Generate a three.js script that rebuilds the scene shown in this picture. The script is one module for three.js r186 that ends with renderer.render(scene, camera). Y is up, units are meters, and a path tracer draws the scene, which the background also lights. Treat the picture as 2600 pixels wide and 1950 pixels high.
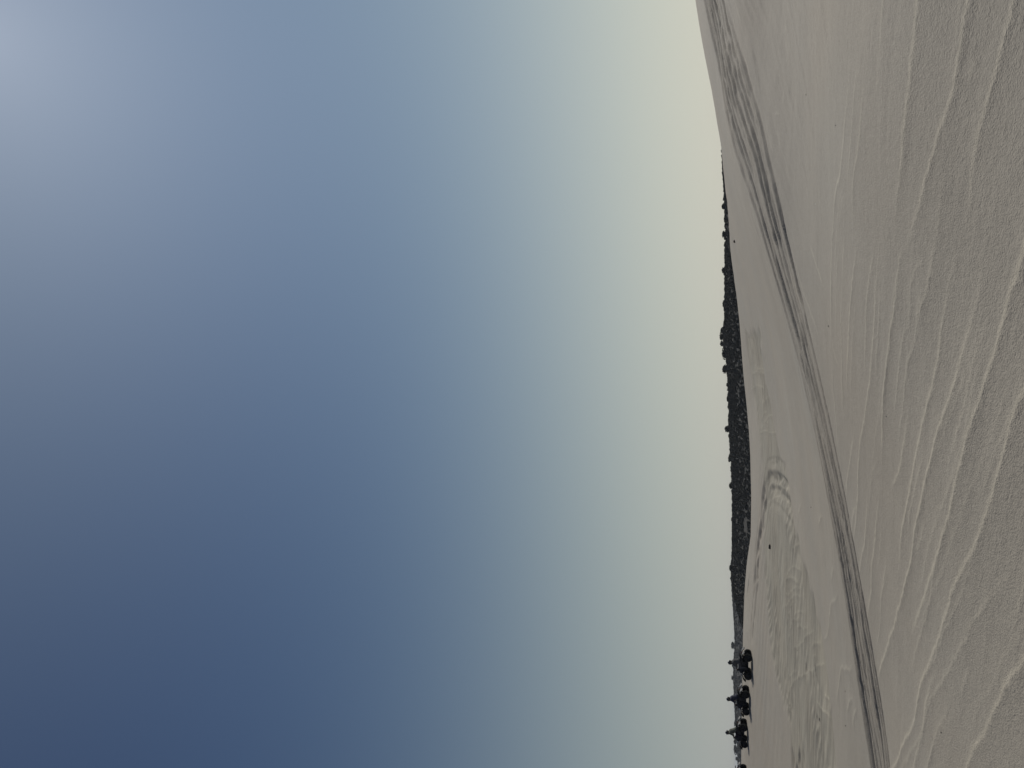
import * as THREE from 'three';
import { mergeGeometries } from 'three/addons/utils/BufferGeometryUtils.js';

// ---------------------------------------------------------------- camera, sky, sun, exposure
const scene = new THREE.Scene();
const EYE = 1.65, PITCH = THREE.MathUtils.degToRad(16.4), FOCAL = 1953;     // focal length in pixels of the 2600 x 1950 photograph
const camera = new THREE.PerspectiveCamera(2 * THREE.MathUtils.radToDeg(Math.atan(975 / FOCAL)), 4 / 3, 0.1, 9000);
camera.position.set(0, EYE, 0);
camera.up.set(1, 0, 0);                                                     // the phone was held on its side: world up points to the left of the picture
camera.lookAt(0, EYE + Math.sin(PITCH), -Math.cos(PITCH));
const SUN_AZ = THREE.MathUtils.degToRad(31), SUN_EL = THREE.MathUtils.degToRad(47);
const sunDir = new THREE.Vector3(Math.sin(SUN_AZ) * Math.cos(SUN_EL), Math.sin(SUN_EL), -Math.cos(SUN_AZ) * Math.cos(SUN_EL));
{
  const W = 1024, H = 512, data = new Float32Array(W * H * 4), v = new THREE.Vector3();
  // zenith, glow round the sun, its width; horizon, its height, glow toward the sun, its width; low haze, its height
  const K = [[0.0066, 52, 0.3450, 0.0150, 0.2303, 139, 0.5956, 0.150, 0.0571],
             [0.0117, 33, 0.4000, 0.0168, 0.2620, 99, 0.7064, 0.035, 0.0504],
             [0.0535, 7.5, 0.4200, 0.0162, 0.3380, 62.5, 0.8053, 0.060, 0.0492]];
  const floorZ = [0.012, 0.018, 0.034], floorH = [0.10, 0.11, 0.12];
  for (let j = 0; j < H; j++) for (let i = 0; i < W; i++) {
    const el = ((j + 0.5) / H - 0.5) * Math.PI, az = ((i + 0.5) / W - 0.5) * 2 * Math.PI;
    v.set(Math.cos(az) * Math.cos(el), Math.sin(el), Math.sin(az) * Math.cos(el));
    const ct = Math.max(0, v.y), g = Math.acos(THREE.MathUtils.clamp(v.dot(sunDir), -1, 1));
    const back = THREE.MathUtils.smoothstep(g, 0.8, 2.4), o = (j * W + i) * 4;
    for (let c = 0; c < 3; c++) {
      const [z, C, D, A, h, A2, h2, B, n] = K[c];
      data[o + c] = z * (1 + C * Math.exp(-g / D) + 0.35 * Math.cos(g) ** 2) + A * Math.exp(-((ct / h) ** 1.5)) * (1 + A2 * Math.exp(-g / h2)) + B * Math.exp(-ct / n - g)
        + back * (floorZ[c] + floorH[c] * Math.exp(-ct / 0.3));
    }
    data[o + 3] = 1;
  }
  const sky = new THREE.DataTexture(data, W, H, THREE.RGBAFormat, THREE.FloatType);
  sky.mapping = THREE.EquirectangularReflectionMapping;
  sky.magFilter = sky.minFilter = THREE.LinearFilter;
  sky.needsUpdate = true;
  scene.background = sky;
  scene.environment = sky;
}
const sun = new THREE.DirectionalLight(new THREE.Color(1, 0.95, 0.87), 2.6);
sun.position.copy(sunDir).multiplyScalar(300).add(new THREE.Vector3(0, 0, -60));
sun.target.position.set(0, 0, -60);
sun.castShadow = true;
sun.shadow.mapSize.set(4096, 4096);
Object.assign(sun.shadow.camera, { left: -110, right: 110, top: 110, bottom: -110, near: 10, far: 700 });
scene.add(sun, sun.target);
const renderer = new THREE.WebGLRenderer({ antialias: true });
renderer.shadowMap.enabled = true;
renderer.toneMapping = THREE.LinearToneMapping;
renderer.toneMappingExposure = 1;

// ---------------------------------------------------------------- helpers
function rng(seed) { let a = seed >>> 0; return () => { a = (a + 0x6D2B79F5) | 0; let t = Math.imul(a ^ (a >>> 15), 1 | a); t = (t + Math.imul(t ^ (t >>> 7), 61 | t)) ^ t; return ((t ^ (t >>> 14)) >>> 0) / 4294967296; }; }
const PERM = new Float32Array(65536); { const r = rng(77); for (let i = 0; i < 65536; i++) PERM[i] = r() * 2 - 1; }
function noise(x, y) {                                                      // value noise, -1 .. 1
  const xi = Math.floor(x), yi = Math.floor(y); let fx = x - xi, fy = y - yi;
  fx = fx * fx * (3 - 2 * fx); fy = fy * fy * (3 - 2 * fy);
  const a = (xi & 255) | ((yi & 255) << 8), b = ((xi + 1) & 255) | ((yi & 255) << 8), c = (xi & 255) | (((yi + 1) & 255) << 8), d = ((xi + 1) & 255) | (((yi + 1) & 255) << 8);
  return (PERM[a] * (1 - fx) + PERM[b] * fx) * (1 - fy) + (PERM[c] * (1 - fx) + PERM[d] * fx) * fy;
}
function fbm(x, y, n = 4) { let s = 0, a = 0.5; for (let i = 0; i < n; i++) { s += a * noise(x, y); x = x * 2.03 + 17.1; y = y * 2.03 + 5.7; a *= 0.5; } return s; }
const smooth = THREE.MathUtils.smoothstep, clamp = THREE.MathUtils.clamp, lerp = THREE.MathUtils.lerp;
const taken = {};
function numbered(name) { const n = taken[name] = (taken[name] ?? -1) + 1; return n ? `${name}_${String(n).padStart(3, '0')}` : name; }
function tag(o, label, category, group) { o.name = numbered(o.name); o.userData.label = label; o.userData.category = category; if (group) o.userData.group = group; scene.add(o); return o; }
function part(name, geo, mat, parent) { const m = new THREE.Mesh(geo, mat); m.name = name; m.castShadow = m.receiveShadow = true; parent.add(m); return m; }
function ray(X, Y) {                                                        // photograph pixel -> slopes per metre of forward distance
  const r = (975 - Y) / FOCAL, u = (1300 - X) / FOCAL, f = Math.cos(PITCH) - u * Math.sin(PITCH);
  return [r / f, (Math.sin(PITCH) + u * Math.cos(PITCH)) / f];
}
const at = (X, Y, d) => { const [a, b] = ray(X, Y); return [a * d, EYE + b * d, d]; };

// ---------------------------------------------------------------- the shape of the dunes: a thin plate through surveyed points [x, height, distance]
const survey = [
  [0, 0, 0], [-3, -0.08, 0], [3, 0.1, 0], [-3, 0.0, 4.5], [3, 0.3, 4.5], [0, 0.16, 4.5], [0, 0.3, 8], [0, -0.4, -8], [12, 1.0, 0], [-12, -0.7, 2],
  at(2300, 0, 5.7), at(2100, 0, 9.2), at(1950, 0, 15.5), at(1818, 0, 20.5), at(1787, 0, 22.8), at(1768, 0, 29),
  at(2020, 250, 13.4), at(1868, 250, 18), at(1840, 250, 19.8), at(1813, 250, 30),
  at(2010, 500, 14.5), at(1955, 500, 16), at(1925, 500, 17.4), at(1880, 500, 27), at(1845, 500, 43), at(1856, 641, 55), at(1868, 731, 60), at(1881, 852, 66),
  at(2200, 975, 9), at(2090, 975, 13.2), at(2060, 975, 14.8), at(2030, 975, 19.5), at(1985, 975, 32), at(1940, 975, 48), at(1910, 975, 60), at(1890, 975, 72), at(1901, 1076, 75), at(1906, 1200, 77), at(1910, 1320, 79), at(1925, 1200, 57),
  at(2300, 1450, 8.3), at(2250, 1450, 9.6), at(2160, 1450, 13.3), at(2130, 1450, 15), at(2060, 1450, 25), at(2000, 1450, 37), at(1970, 1450, 46), at(1930, 1450, 56), at(1895, 1450, 80),
  at(2225, 1950, 13.2), at(2110, 1950, 21), at(2040, 1950, 34), at(1990, 1950, 45), at(1960, 1950, 52), at(1920, 1950, 61), at(1898, 1950, 67), at(1882, 1950, 91),
  at(1908, 1690, 62), at(1886, 1690, 88), at(1901, 1800, 64.5), at(1884, 1800, 89), at(1960, 1700, 49), at(1924, 1750, 58),
  [-45, -0.6, 30], [-70, 0.3, 75], [40, 5.5, 25], [45, 5, 60], [22, 2.2, 8], [-20, -1.2, 8],
];
const plate = (() => {
  const n = survey.length, N = n + 3, A = Array.from({ length: N }, () => new Float64Array(N + 1));
  const phi = (r2) => (r2 > 1e-12 ? 0.5 * r2 * Math.log(r2) : 0);
  for (let i = 0; i < n; i++) {
    for (let j = 0; j < n; j++) A[i][j] = phi((survey[i][0] - survey[j][0]) ** 2 + (survey[i][2] - survey[j][2]) ** 2);
    A[i][i] += 0.5;
    A[i][n] = A[n][i] = 1; A[i][n + 1] = A[n + 1][i] = survey[i][0]; A[i][n + 2] = A[n + 2][i] = survey[i][2]; A[i][N] = survey[i][1];
  }
  for (let c = 0; c < N; c++) {
    let p = c; for (let r = c + 1; r < N; r++) if (Math.abs(A[r][c]) > Math.abs(A[p][c])) p = r;
    [A[c], A[p]] = [A[p], A[c]];
    for (let r = 0; r < N; r++) if (r !== c) { const k = A[r][c] / A[c][c]; if (k) for (let q = c; q <= N; q++) A[r][q] -= k * A[c][q]; }
  }
  const w = A.map((row, i) => row[N] / row[i]);
  return (x, d) => { let s = w[n] + w[n + 1] * x + w[n + 2] * d; for (let i = 0; i < n; i++) s += w[i] * phi((x - survey[i][0]) ** 2 + (d - survey[i][2]) ** 2); return s; };
})();
// the line of the dune crest: [sideways slope x/d, distance]; behind it the sand falls away to the low ground
const crest = [[-3, 104], [-0.52, 92], [-0.36, 88], [-0.22, 80], [-0.1, 75], [0, 72], [0.06, 66], [0.12, 60], [0.165, 55], [0.23, 43], [0.3, 35], [0.37, 31], [0.52, 29.5], [3, 29]];
function crestAt(t) { for (let i = 1; i < crest.length; i++) if (t <= crest[i][0]) { const k = clamp((t - crest[i - 1][0]) / (crest[i][0] - crest[i - 1][0]), 0, 1); return lerp(crest[i - 1][1], crest[i][1], k); } return 29; }
const LOW = -17, low = (R) => LOW - 0.02 * Math.max(0, R - 400);   // the low ground behind, falling away gently
function base(x, d) {
  const R = Math.hypot(x, d);
  let y = plate(clamp(x, -75, 50), clamp(d, -12, 98));
  if (d > 12) {
    const over = d - crestAt(clamp(x / d, -3, 3)) - 0.3;
    if (over > 0) y -= over < 6 ? 0.018 * over * over : 0.648 + 0.216 * (over - 6);
  }
  y = clamp(y, LOW, 9);
  return lerp(y, low(R), smooth(R, 106, 200));
}
function hit(X, Y) {                                                        // where the sight line of a pixel meets the sand
  const [a, b] = ray(X, Y); let lo = 3, prev = 3;
  for (let d = 3; d < 120; d *= 1.01) { if (EYE + b * d < base(a * d, d)) { lo = prev; let hi = d; for (let k = 0; k < 24; k++) { const m = (lo + hi) / 2; if (EYE + b * m < base(a * m, m)) hi = m; else lo = m; } return [a * lo, lo]; } prev = d; }
  return [a * 75, 75];
}
// ---------------------------------------------------------------- lines in the sand, traced and laid on the dunes
const lines = [];
function runOn(pts, at, step, metres = 4) {
  const [x, d] = pts[at], [qx, qd] = pts[at + 3 * step], L = Math.hypot(x - qx, d - qd) || 1, more = [];
  for (let m = 0.4; m <= metres; m += 0.4) more.push([x + (x - qx) / L * m + 0.08 * noise(m * 0.8, x * 3), d + (d - qd) / L * m + 0.08 * noise(x * 3, m * 0.8)]);
  if (step > 0) pts.unshift(...more.reverse()); else pts.push(...more);
}
function trace(list, ox, oy, k, kind, size, width) {
  const p = list.map(([x, y]) => hit(ox + x * k, oy + y * k));
  // finer points along a Catmull-Rom curve
  const curve = new THREE.CatmullRomCurve3(p.map(([x, d]) => new THREE.Vector3(x, 0, d)), false, 'centripetal');
  const n = Math.max(4, Math.round(curve.getLength() / 0.25));
  const pts = curve.getPoints(Math.min(n, 160)).map((v) => [v.x, v.z]);
  // a line that leaves the photograph runs on for a few metres beyond it
  const leaves = ([x, y]) => oy + y * k < 40 || oy + y * k > 1910 || ox + x * k > 2560;
  if (leaves(list[0])) runOn(pts, 0, 1);
  if (leaves(list[list.length - 1])) runOn(pts, pts.length - 1, -1);
  lines.push({ kind, size, width, pts });
}
const A1 = [1700, 0, 0.4069], A2 = [1800, 600, 0.42194], A3 = [1800, 1250, 0.42194], A4 = [1880, 900, 0.211], A5 = [1880, 1200, 0.1808], A6 = [1880, 1450, 0.211], A7 = [1880, 1650, 0.1808], A8 = [1750, 0, 0.2412], A9 = [2200, 1500, 0.2712];
const ridge = (o, list, size = 1, width = 1) => trace(list, ...o, 'ridge', size, width);
const groove = (o, list, size = 1, width = 1) => trace(list, ...o, 'groove', size, width);
// long wind ridges of the near slope
ridge(A1, [[1145, 260], [1110, 700], [1085, 1010], [1075, 1120], [1055, 1180], [1035, 1400], [1018, 1620], [1012, 1900], [1008, 2200]], 0.9);
ridge(A1, [[1240, 430], [1215, 560], [1195, 850], [1175, 1000], [1160, 1150], [1150, 1500]], 0.6);
ridge(A1, [[1345, -120], [1340, 0], [1325, 250], [1300, 480], [1280, 620], [1262, 760]], 0.7);
ridge(A1, [[1570, -150], [1560, 0], [1545, 200], [1520, 470], [1490, 750], [1475, 900], [1465, 1060], [1440, 1200], [1410, 1400], [1385, 1520]], 1.2, 1.3);
ridge(A1, [[1900, -150], [1880, 0], [1850, 220], [1800, 470], [1770, 620], [1700, 800], [1680, 880], [1640, 1010], [1610, 1130], [1570, 1270], [1530, 1400], [1490, 1520], [1450, 1700]], 1);
ridge(A1, [[2200, -150], [2165, 0], [2130, 150], [2080, 370], [2040, 510], [1970, 740], [1940, 850], [1910, 980], [1890, 1130], [1865, 1290], [1840, 1440], [1815, 1598], [1800, 1700]], 1);
ridge(A1, [[1640, 0], [1625, 160], [1600, 330], [1580, 480]], 0.35);
ridge(A1, [[1915, 330], [1895, 430], [1880, 540]], 0.35);
ridge(A1, [[1725, 1000], [1700, 1250], [1685, 1420], [1665, 1590]], 0.35);
ridge(A2, [[812, 200], [805, 400], [803, 600], [808, 750], [810, 900], [815, 1050], [818, 1200]], 0.55);
ridge(A2, [[825, 0], [818, 120], [812, 260]], 0.5);
ridge(A2, [[742, 600], [750, 670], [768, 730], [790, 790]], 0.5);
ridge(A2, [[750, 780], [744, 830], [765, 1050], [775, 1200], [782, 1330]], 0.8);
ridge(A2, [[905, -60], [900, 0], [880, 250], [860, 480], [845, 700], [838, 850], [835, 1000]], 0.75);
ridge(A2, [[1005, 0], [985, 180], [965, 350], [955, 500], [950, 700], [952, 900]], 0.6);
ridge(A2, [[1040, -100], [1030, 0], [1015, 250], [1010, 450], [1000, 600], [985, 820], [960, 1000], [940, 1150], [920, 1230], [910, 1400], [905, 1600], [890, 1760], [865, 1900]], 0.8);
ridge(A2, [[1225, 0], [1160, 110], [1140, 250], [1135, 430], [1110, 580], [1090, 780], [1070, 960], [1060, 1100], [1050, 1300], [1040, 1480]], 1);
ridge(A2, [[1390, -80], [1380, 0], [1360, 150], [1335, 280], [1300, 400], [1265, 530], [1250, 620]], 0.6);
ridge(A2, [[1525, 0], [1480, 150], [1450, 300], [1430, 450], [1405, 600], [1390, 760], [1365, 880], [1340, 980], [1310, 1100], [1280, 1230], [1255, 1350], [1225, 1520], [1195, 1670], [1170, 1830], [1150, 1960], [1135, 2080]], 1);
ridge(A2, [[1700, 30], [1690, 90], [1665, 210], [1625, 350], [1600, 480], [1560, 640], [1525, 780], [1490, 910], [1440, 1080], [1400, 1210], [1370, 1320], [1330, 1450], [1315, 1540], [1290, 1650], [1265, 1770], [1240, 1940], [1200, 2080], [1165, 2220], [1130, 2330], [1090, 2440], [1060, 2540], [1030, 2620], [1002, 2688]], 1.1);
ridge(A2, [[1930, 60], [1890, 200], [1850, 330], [1800, 500], [1760, 660], [1720, 800], [1690, 900], [1650, 1030], [1610, 1170], [1575, 1310], [1540, 1430], [1510, 1540], [1470, 1690], [1430, 1820], [1390, 1960], [1350, 2070], [1310, 2190], [1270, 2300], [1230, 2390], [1205, 2460]], 1);
ridge(A2, [[1960, 900], [1895, 1040], [1850, 1150], [1825, 1290], [1780, 1420], [1752, 1540], [1720, 1640], [1680, 1750], [1620, 1870], [1580, 1960], [1540, 2060], [1490, 2160], [1470, 2240], [1440, 2330], [1410, 2420], [1380, 2500], [1340, 2610], [1305, 2690], [1285, 2760], [1255, 2930], [1190, 3050], [1130, 3180], [1100, 3260]], 1.05);
ridge(A2, [[1215, 1020], [1200, 1130], [1180, 1250], [1160, 1380], [1130, 1480], [1090, 1540]], 0.8);
ridge(A2, [[885, 1120], [880, 1180], [865, 1300], [845, 1420], [830, 1560], [825, 1659]], 0.7);
ridge(A3, [[1035, -40], [1015, 120], [1005, 300], [985, 450], [980, 600], [960, 730], [945, 800]], 0.9);
ridge(A3, [[965, -60], [955, 200], [940, 340], [920, 450], [905, 570]], 0.8);
ridge(A3, [[905, 60], [885, 130], [868, 200], [858, 300]], 0.6);
ridge(A3, [[1320, 180], [1290, 290], [1262, 400]], 0.45);
ridge(A9, [[715, 640], [690, 760], [640, 850], [610, 960], [590, 1090], [560, 1300], [530, 1450], [495, 1560], [465, 1659], [440, 1740]], 0.8);
ridge(A3, [[1930, 480], [1896, 600], [1870, 720], [1845, 830], [1810, 920], [1760, 955]], 0.8);
ridge(A3, [[1980, 960], [1896, 1050], [1845, 1095], [1800, 1160], [1760, 1250], [1720, 1350], [1690, 1450], [1665, 1500], [1610, 1560], [1575, 1659], [1550, 1740]], 1);
ridge(A3, [[1585, 1060], [1560, 1120], [1540, 1200], [1530, 1260]], 0.45);
// small steps on the slope below the tracks, high on the right
for (const l of [[[450, 230], [500, 420], [570, 700], [650, 870]], [[640, 340], [690, 560], [740, 900], [800, 1080]], [[780, 60], [830, 220], [870, 370], [910, 530]], [[905, 870], [950, 990], [1000, 1080]], [[1040, 940], [1080, 1050], [1125, 1165]], [[520, 560], [590, 740], [640, 900], [700, 1000]], [[840, 1150], [900, 1420], [960, 1600]], [[1010, 1270], [1050, 1430], [1110, 1600]], [[600, 1000], [640, 1150], [690, 1300]], [[1080, -60], [1110, 10], [1140, 60]], [[430, 40], [445, 130], [455, 240]], [[960, 480], [1000, 560], [1030, 640]]]) groove(A8, l, 0.22, 0.9);
for (const l of [[[500, 30], [560, 250], [600, 480]], [[1000, 200], [1020, 400], [1010, 540]], [[700, 600], [730, 900], [750, 1050]], [[560, 480], [600, 680], [650, 880], [660, 1000]], [[900, 1180], [960, 1190]], [[800, 1260], [860, 1500], [900, 1650]]]) ridge(A8, l, 0.5, 0.8);
for (const l of [[[480, 10], [560, 300], [650, 560], [690, 720]], [[440, 120], [520, 330], [610, 560], [660, 690]], [[600, 30], [660, 200], [705, 340]]]) ridge(A2, l, 0.6, 1.2);
// the pale strip between the tracks and the hollow
for (const l of [[[780, 580], [760, 650], [740, 670], [730, 750], [722, 850], [690, 880]], [[870, 1010], [850, 1070], [805, 1055], [795, 1130], [780, 1200], [762, 1270]], [[880, 1220], [855, 1270], [830, 1360]], [[757, 450], [745, 500], [738, 560]], [[900, 1290], [880, 1370], [868, 1420]], [[685, 130], [665, 190], [660, 200]], [[560, 60], [540, 130], [530, 200]]]) ridge(A3, l, 1.4, 1.7);
// veins of pale sand in the hollow
for (const l of [[[1000, 1100], [900, 1150], [760, 1240], [640, 1320], [590, 1420], [560, 1500]], [[870, 710], [800, 760], [720, 860], [620, 930]], [[760, 520], [720, 485], [680, 490], [640, 540], [600, 650], [570, 800], [545, 940]], [[700, 130], [600, 80], [550, 100], [520, 200]], [[720, 190], [640, 210], [560, 290], [530, 250]], [[640, 350], [590, 440], [560, 560], [540, 700], [530, 860]], [[800, 690], [740, 690], [690, 660], [650, 690]], [[720, 310], [650, 290], [600, 330], [560, 400], [500, 430]], [[950, 860], [880, 880], [840, 930]], [[910, 1010], [860, 1030]], [[670, 1190], [600, 1250], [560, 1260]], [[700, 560], [660, 590], [640, 640]]]) ridge(A6, l, 1.6, 1.7);
for (const l of [[[850, 1390], [760, 1320], [700, 1340], [650, 1440], [630, 1560]], [[820, 1560], [740, 1500], [700, 1480], [650, 1490], [610, 1600]], [[820, 1000], [740, 1040], [690, 1080]], [[800, 870], [740, 860], [700, 890]]]) ridge(A5, l, 1.6, 1.8);
for (const l of [[[270, 170], [180, 165]], [[290, 225], [200, 205], [130, 240]], [[290, 400], [230, 380], [170, 385], [130, 420]], [[330, 490], [300, 540], [250, 590]], [[380, 740], [340, 740], [300, 790], [270, 850], [230, 900]], [[310, 680], [270, 720], [240, 790]], [[430, 940], [350, 940], [290, 920], [220, 940]], [[300, 800], [330, 830], [310, 900]]]) ridge(A4, l, 1.8, 2.0);
for (const l of [[[1030, 700], [1100, 800], [1180, 900], [1250, 940]], [[1140, 620], [1190, 660], [1250, 720]], [[1260, 720], [1275, 820], [1285, 900]], [[1330, 1300], [1345, 1450], [1360, 1659]], [[600, 500], [620, 620], [670, 700], [720, 820]], [[690, 700], [710, 760], [680, 830]], [[640, 800], [720, 900], [710, 1000]]]) ridge(A7, l, 1.6, 1.6);
ridge(A6, [[300, 180], [330, 450], [360, 750], [400, 1000], [430, 1250]], 2, 2.4);
// wheel tracks: the loop and the run of the bikes
for (const l of [[[215, 1659], [230, 1300], [270, 1000], [300, 700], [330, 400], [350, 150], [370, 50], [430, 22], [520, 60], [600, 130], [680, 230]], [[175, 1659], [200, 1350], [240, 1000], [280, 700], [300, 350], [345, 90]], [[360, 430], [390, 255], [450, 235], [560, 300], [640, 400], [720, 520]], [[400, 85], [440, 95], [530, 110]]]) groove(A5, l, 2.0, 3);
for (const l of [[[440, 160], [540, 190], [620, 240], [680, 330]], [[430, 360], [480, 335], [540, 360], [600, 400], [690, 500]]]) ridge(A5, l, 2.6, 2.8);
for (const l of [[[215, 0], [190, 200], [165, 500], [145, 700], [135, 900]], [[180, 0], [160, 200], [140, 450], [126, 650], [120, 940]], [[110, 0], [75, 300], [80, 700], [85, 930]], [[100, 1260], [120, 1400]], [[60, 1290], [75, 1400]]]) groove(A6, l, 1.6, 2.6);
for (const l of [[[700, 1180], [712, 1300], [716, 1450], [725, 1659]], [[810, 1310], [800, 1480], [790, 1560]], [[835, 1320], [850, 1450]], [[1040, 950], [1080, 1100], [1100, 1250]], [[985, 300], [1000, 480], [1010, 560]], [[900, 150], [895, 300]], [[1040, 240], [1035, 380]]]) groove(A7, l, 1.6, 2);
// the deep double track along the side of the dune: its middle line
const trackLine = (() => {
  const mid = [[1800, -60], [1805, 0], [1827, 100], [1853, 200], [1880, 300], [1907, 400], [1937, 500], [1961, 600], [1985, 700], [2011, 800], [2038, 900], [2060, 1000], [2086, 1100], [2107, 1200], [2128, 1300], [2148, 1400], [2166, 1500], [2182, 1600], [2198, 1700], [2212, 1800], [2228, 1900], [2240, 1980], [2252, 2060]].map(([X, Y]) => hit(X, Y));
  for (let k = 0; k < 3; k++) for (let i = 1; i < mid.length - 1; i++) for (const q of [0, 1]) mid[i][q] = 0.25 * mid[i - 1][q] + 0.5 * mid[i][q] + 0.25 * mid[i + 1][q];
  const c = new THREE.CatmullRomCurve3(mid.map(([x, d]) => new THREE.Vector3(x, 0, d)));
  const p = c.getPoints(220).map((v) => [v.x, v.z]); runOn(p, 0, 1, 14); runOn(p, p.length - 1, -1, 10); return p;
})();
lines.push({ kind: 'track', size: 1, width: 1, pts: trackLine });
// the wind-scoured hollow: outline on the ground
const hollow = [...[[250, -300], [250, 0], [300, 300], [340, 500], [380, 700], [420, 900], [450, 1080], [500, 1280], [560, 1500]].map(([x, y]) => hit(1880 + x * 0.211, 900 + y * 0.211)),
  ...[[720, 520], [800, 900], [880, 1250]].map(([x, y]) => hit(1880 + x * 0.1808, 1200 + y * 0.1808)),
  ...[[830, 120], [900, 400], [940, 650], [980, 850], [1020, 1100], [1060, 1350]].map(([x, y]) => hit(1880 + x * 0.211, 1450 + y * 0.211)),
  ...[[1260, 720], [1290, 950], [1325, 1300], [1360, 1659], [1390, 1900]].map(([x, y]) => hit(1880 + x * 0.1808, 1650 + y * 0.1808)),
  ...[[2012, 2010], [2009, 1950], [2005, 1850], [1990, 1790], [1966, 1700], [1957, 1650], [1950, 1560], [1941, 1450], [1936, 1300], [1938, 1205], [1934, 1160], [1925, 1090], [1920, 1035], [1912, 995], [1903, 930], [1896, 880], [1890, 840]].map(([X, Y]) => hit(X, Y))];
function inHollow(x, d) {                                                   // signed distance to its outline, positive inside
  let inside = false, best = 1e9;
  for (let i = 0, j = hollow.length - 1; i < hollow.length; j = i++) {
    const [xi, yi] = hollow[i], [xj, yj] = hollow[j];
    if ((yi > d) !== (yj > d) && x < (xj - xi) * (d - yi) / (yj - yi) + xi) inside = !inside;
    const ex = xj - xi, ey = yj - yi, k = clamp(((x - xi) * ex + (d - yi) * ey) / (ex * ex + ey * ey), 0, 1), q = (x - xi - ex * k) ** 2 + (d - yi - ey * k) ** 2;
    if (q < best) best = q;
  }
  return (inside ? 1 : -1) * Math.sqrt(best);
}
// more wheel arcs beside the turning loop
for (const l of lines.filter((q) => q.kind === 'groove' && q.size === 2)) for (const f of [-0.8, 0.9]) {
  const p = l.pts.map(([x, d], i) => { const [ax, ay] = l.pts[Math.max(0, i - 1)], [bx, by] = l.pts[Math.min(l.pts.length - 1, i + 1)], L = Math.hypot(bx - ax, by - ay) || 1; return [x - (by - ay) / L * f, d + (bx - ax) / L * f]; });
  lines.push({ kind: 'groove', size: 0.55, width: 1.4, pts: p });
}
// fainter companions between the long ridges
{
  const r = rng(19);
  for (const l of lines.filter((q) => q.kind === 'ridge' && q.size >= 0.75 && q.width < 1.35 && q.pts.length > 12)) for (let k = 0; k < 4; k++) {
    const a = Math.floor(r() * l.pts.length * 0.6), n = Math.floor(l.pts.length * (0.25 + 0.4 * r())), off = 0.12 + 0.55 * r();
    const p = l.pts.slice(a, a + n).map(([x, d], i) => [x - 0.55 * off + 0.02 * i * (k % 2 ? 1 : -1) * 0.6, d - 0.83 * off]);
    if (p.length > 5) lines.push({ kind: 'ridge', size: 0.2 + 0.3 * r(), width: 0.7, pts: p });
  }
}
// lookup of line pieces near a spot
const CELL = 0.5, bins = new Map();
lines.forEach((l, li) => {
  l.reach = l.kind === 'track' ? 2.1 : 0.75 * l.width;
  let run = 0; l.at = [0];
  for (let i = 1; i < l.pts.length; i++) { run += Math.hypot(l.pts[i][0] - l.pts[i - 1][0], l.pts[i][1] - l.pts[i - 1][1]); l.at.push(run); }
  l.length = run;
  for (let i = 1; i < l.pts.length; i++) {
    const [ax, ay] = l.pts[i - 1], [bx, by] = l.pts[i];
    const x0 = Math.floor((Math.min(ax, bx) - l.reach) / CELL), x1 = Math.floor((Math.max(ax, bx) + l.reach) / CELL), y0 = Math.floor((Math.min(ay, by) - l.reach) / CELL), y1 = Math.floor((Math.max(ay, by) + l.reach) / CELL);
    for (let u = x0; u <= x1; u++) for (let v = y0; v <= y1; v++) { const key = (u + 2000) * 8192 + v + 2000; let b = bins.get(key); if (!b) bins.set(key, b = []); b.push(li, i); }
  }
});
const stripes = [[-0.80, 0.12, 0.034], [-0.62, 0.12, 0.042], [-0.40, 0.13, 0.05], [-0.20, 0.10, 0.035], [-0.03, 0.12, 0.045], [0.16, 0.10, 0.035], [0.34, 0.12, 0.042], [0.54, 0.10, 0.032], [0.72, 0.11, 0.036]];
function cut(s, w) {                                                        // a rut seen across: steep wall on the far side, easy rise on the near side
  if (s < -w * 0.24 || s > w) return 0;
  return s < 0 ? (1 + s / (w * 0.24)) : 1 - smooth(s, 0, w);
}
const near = new Map();
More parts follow.
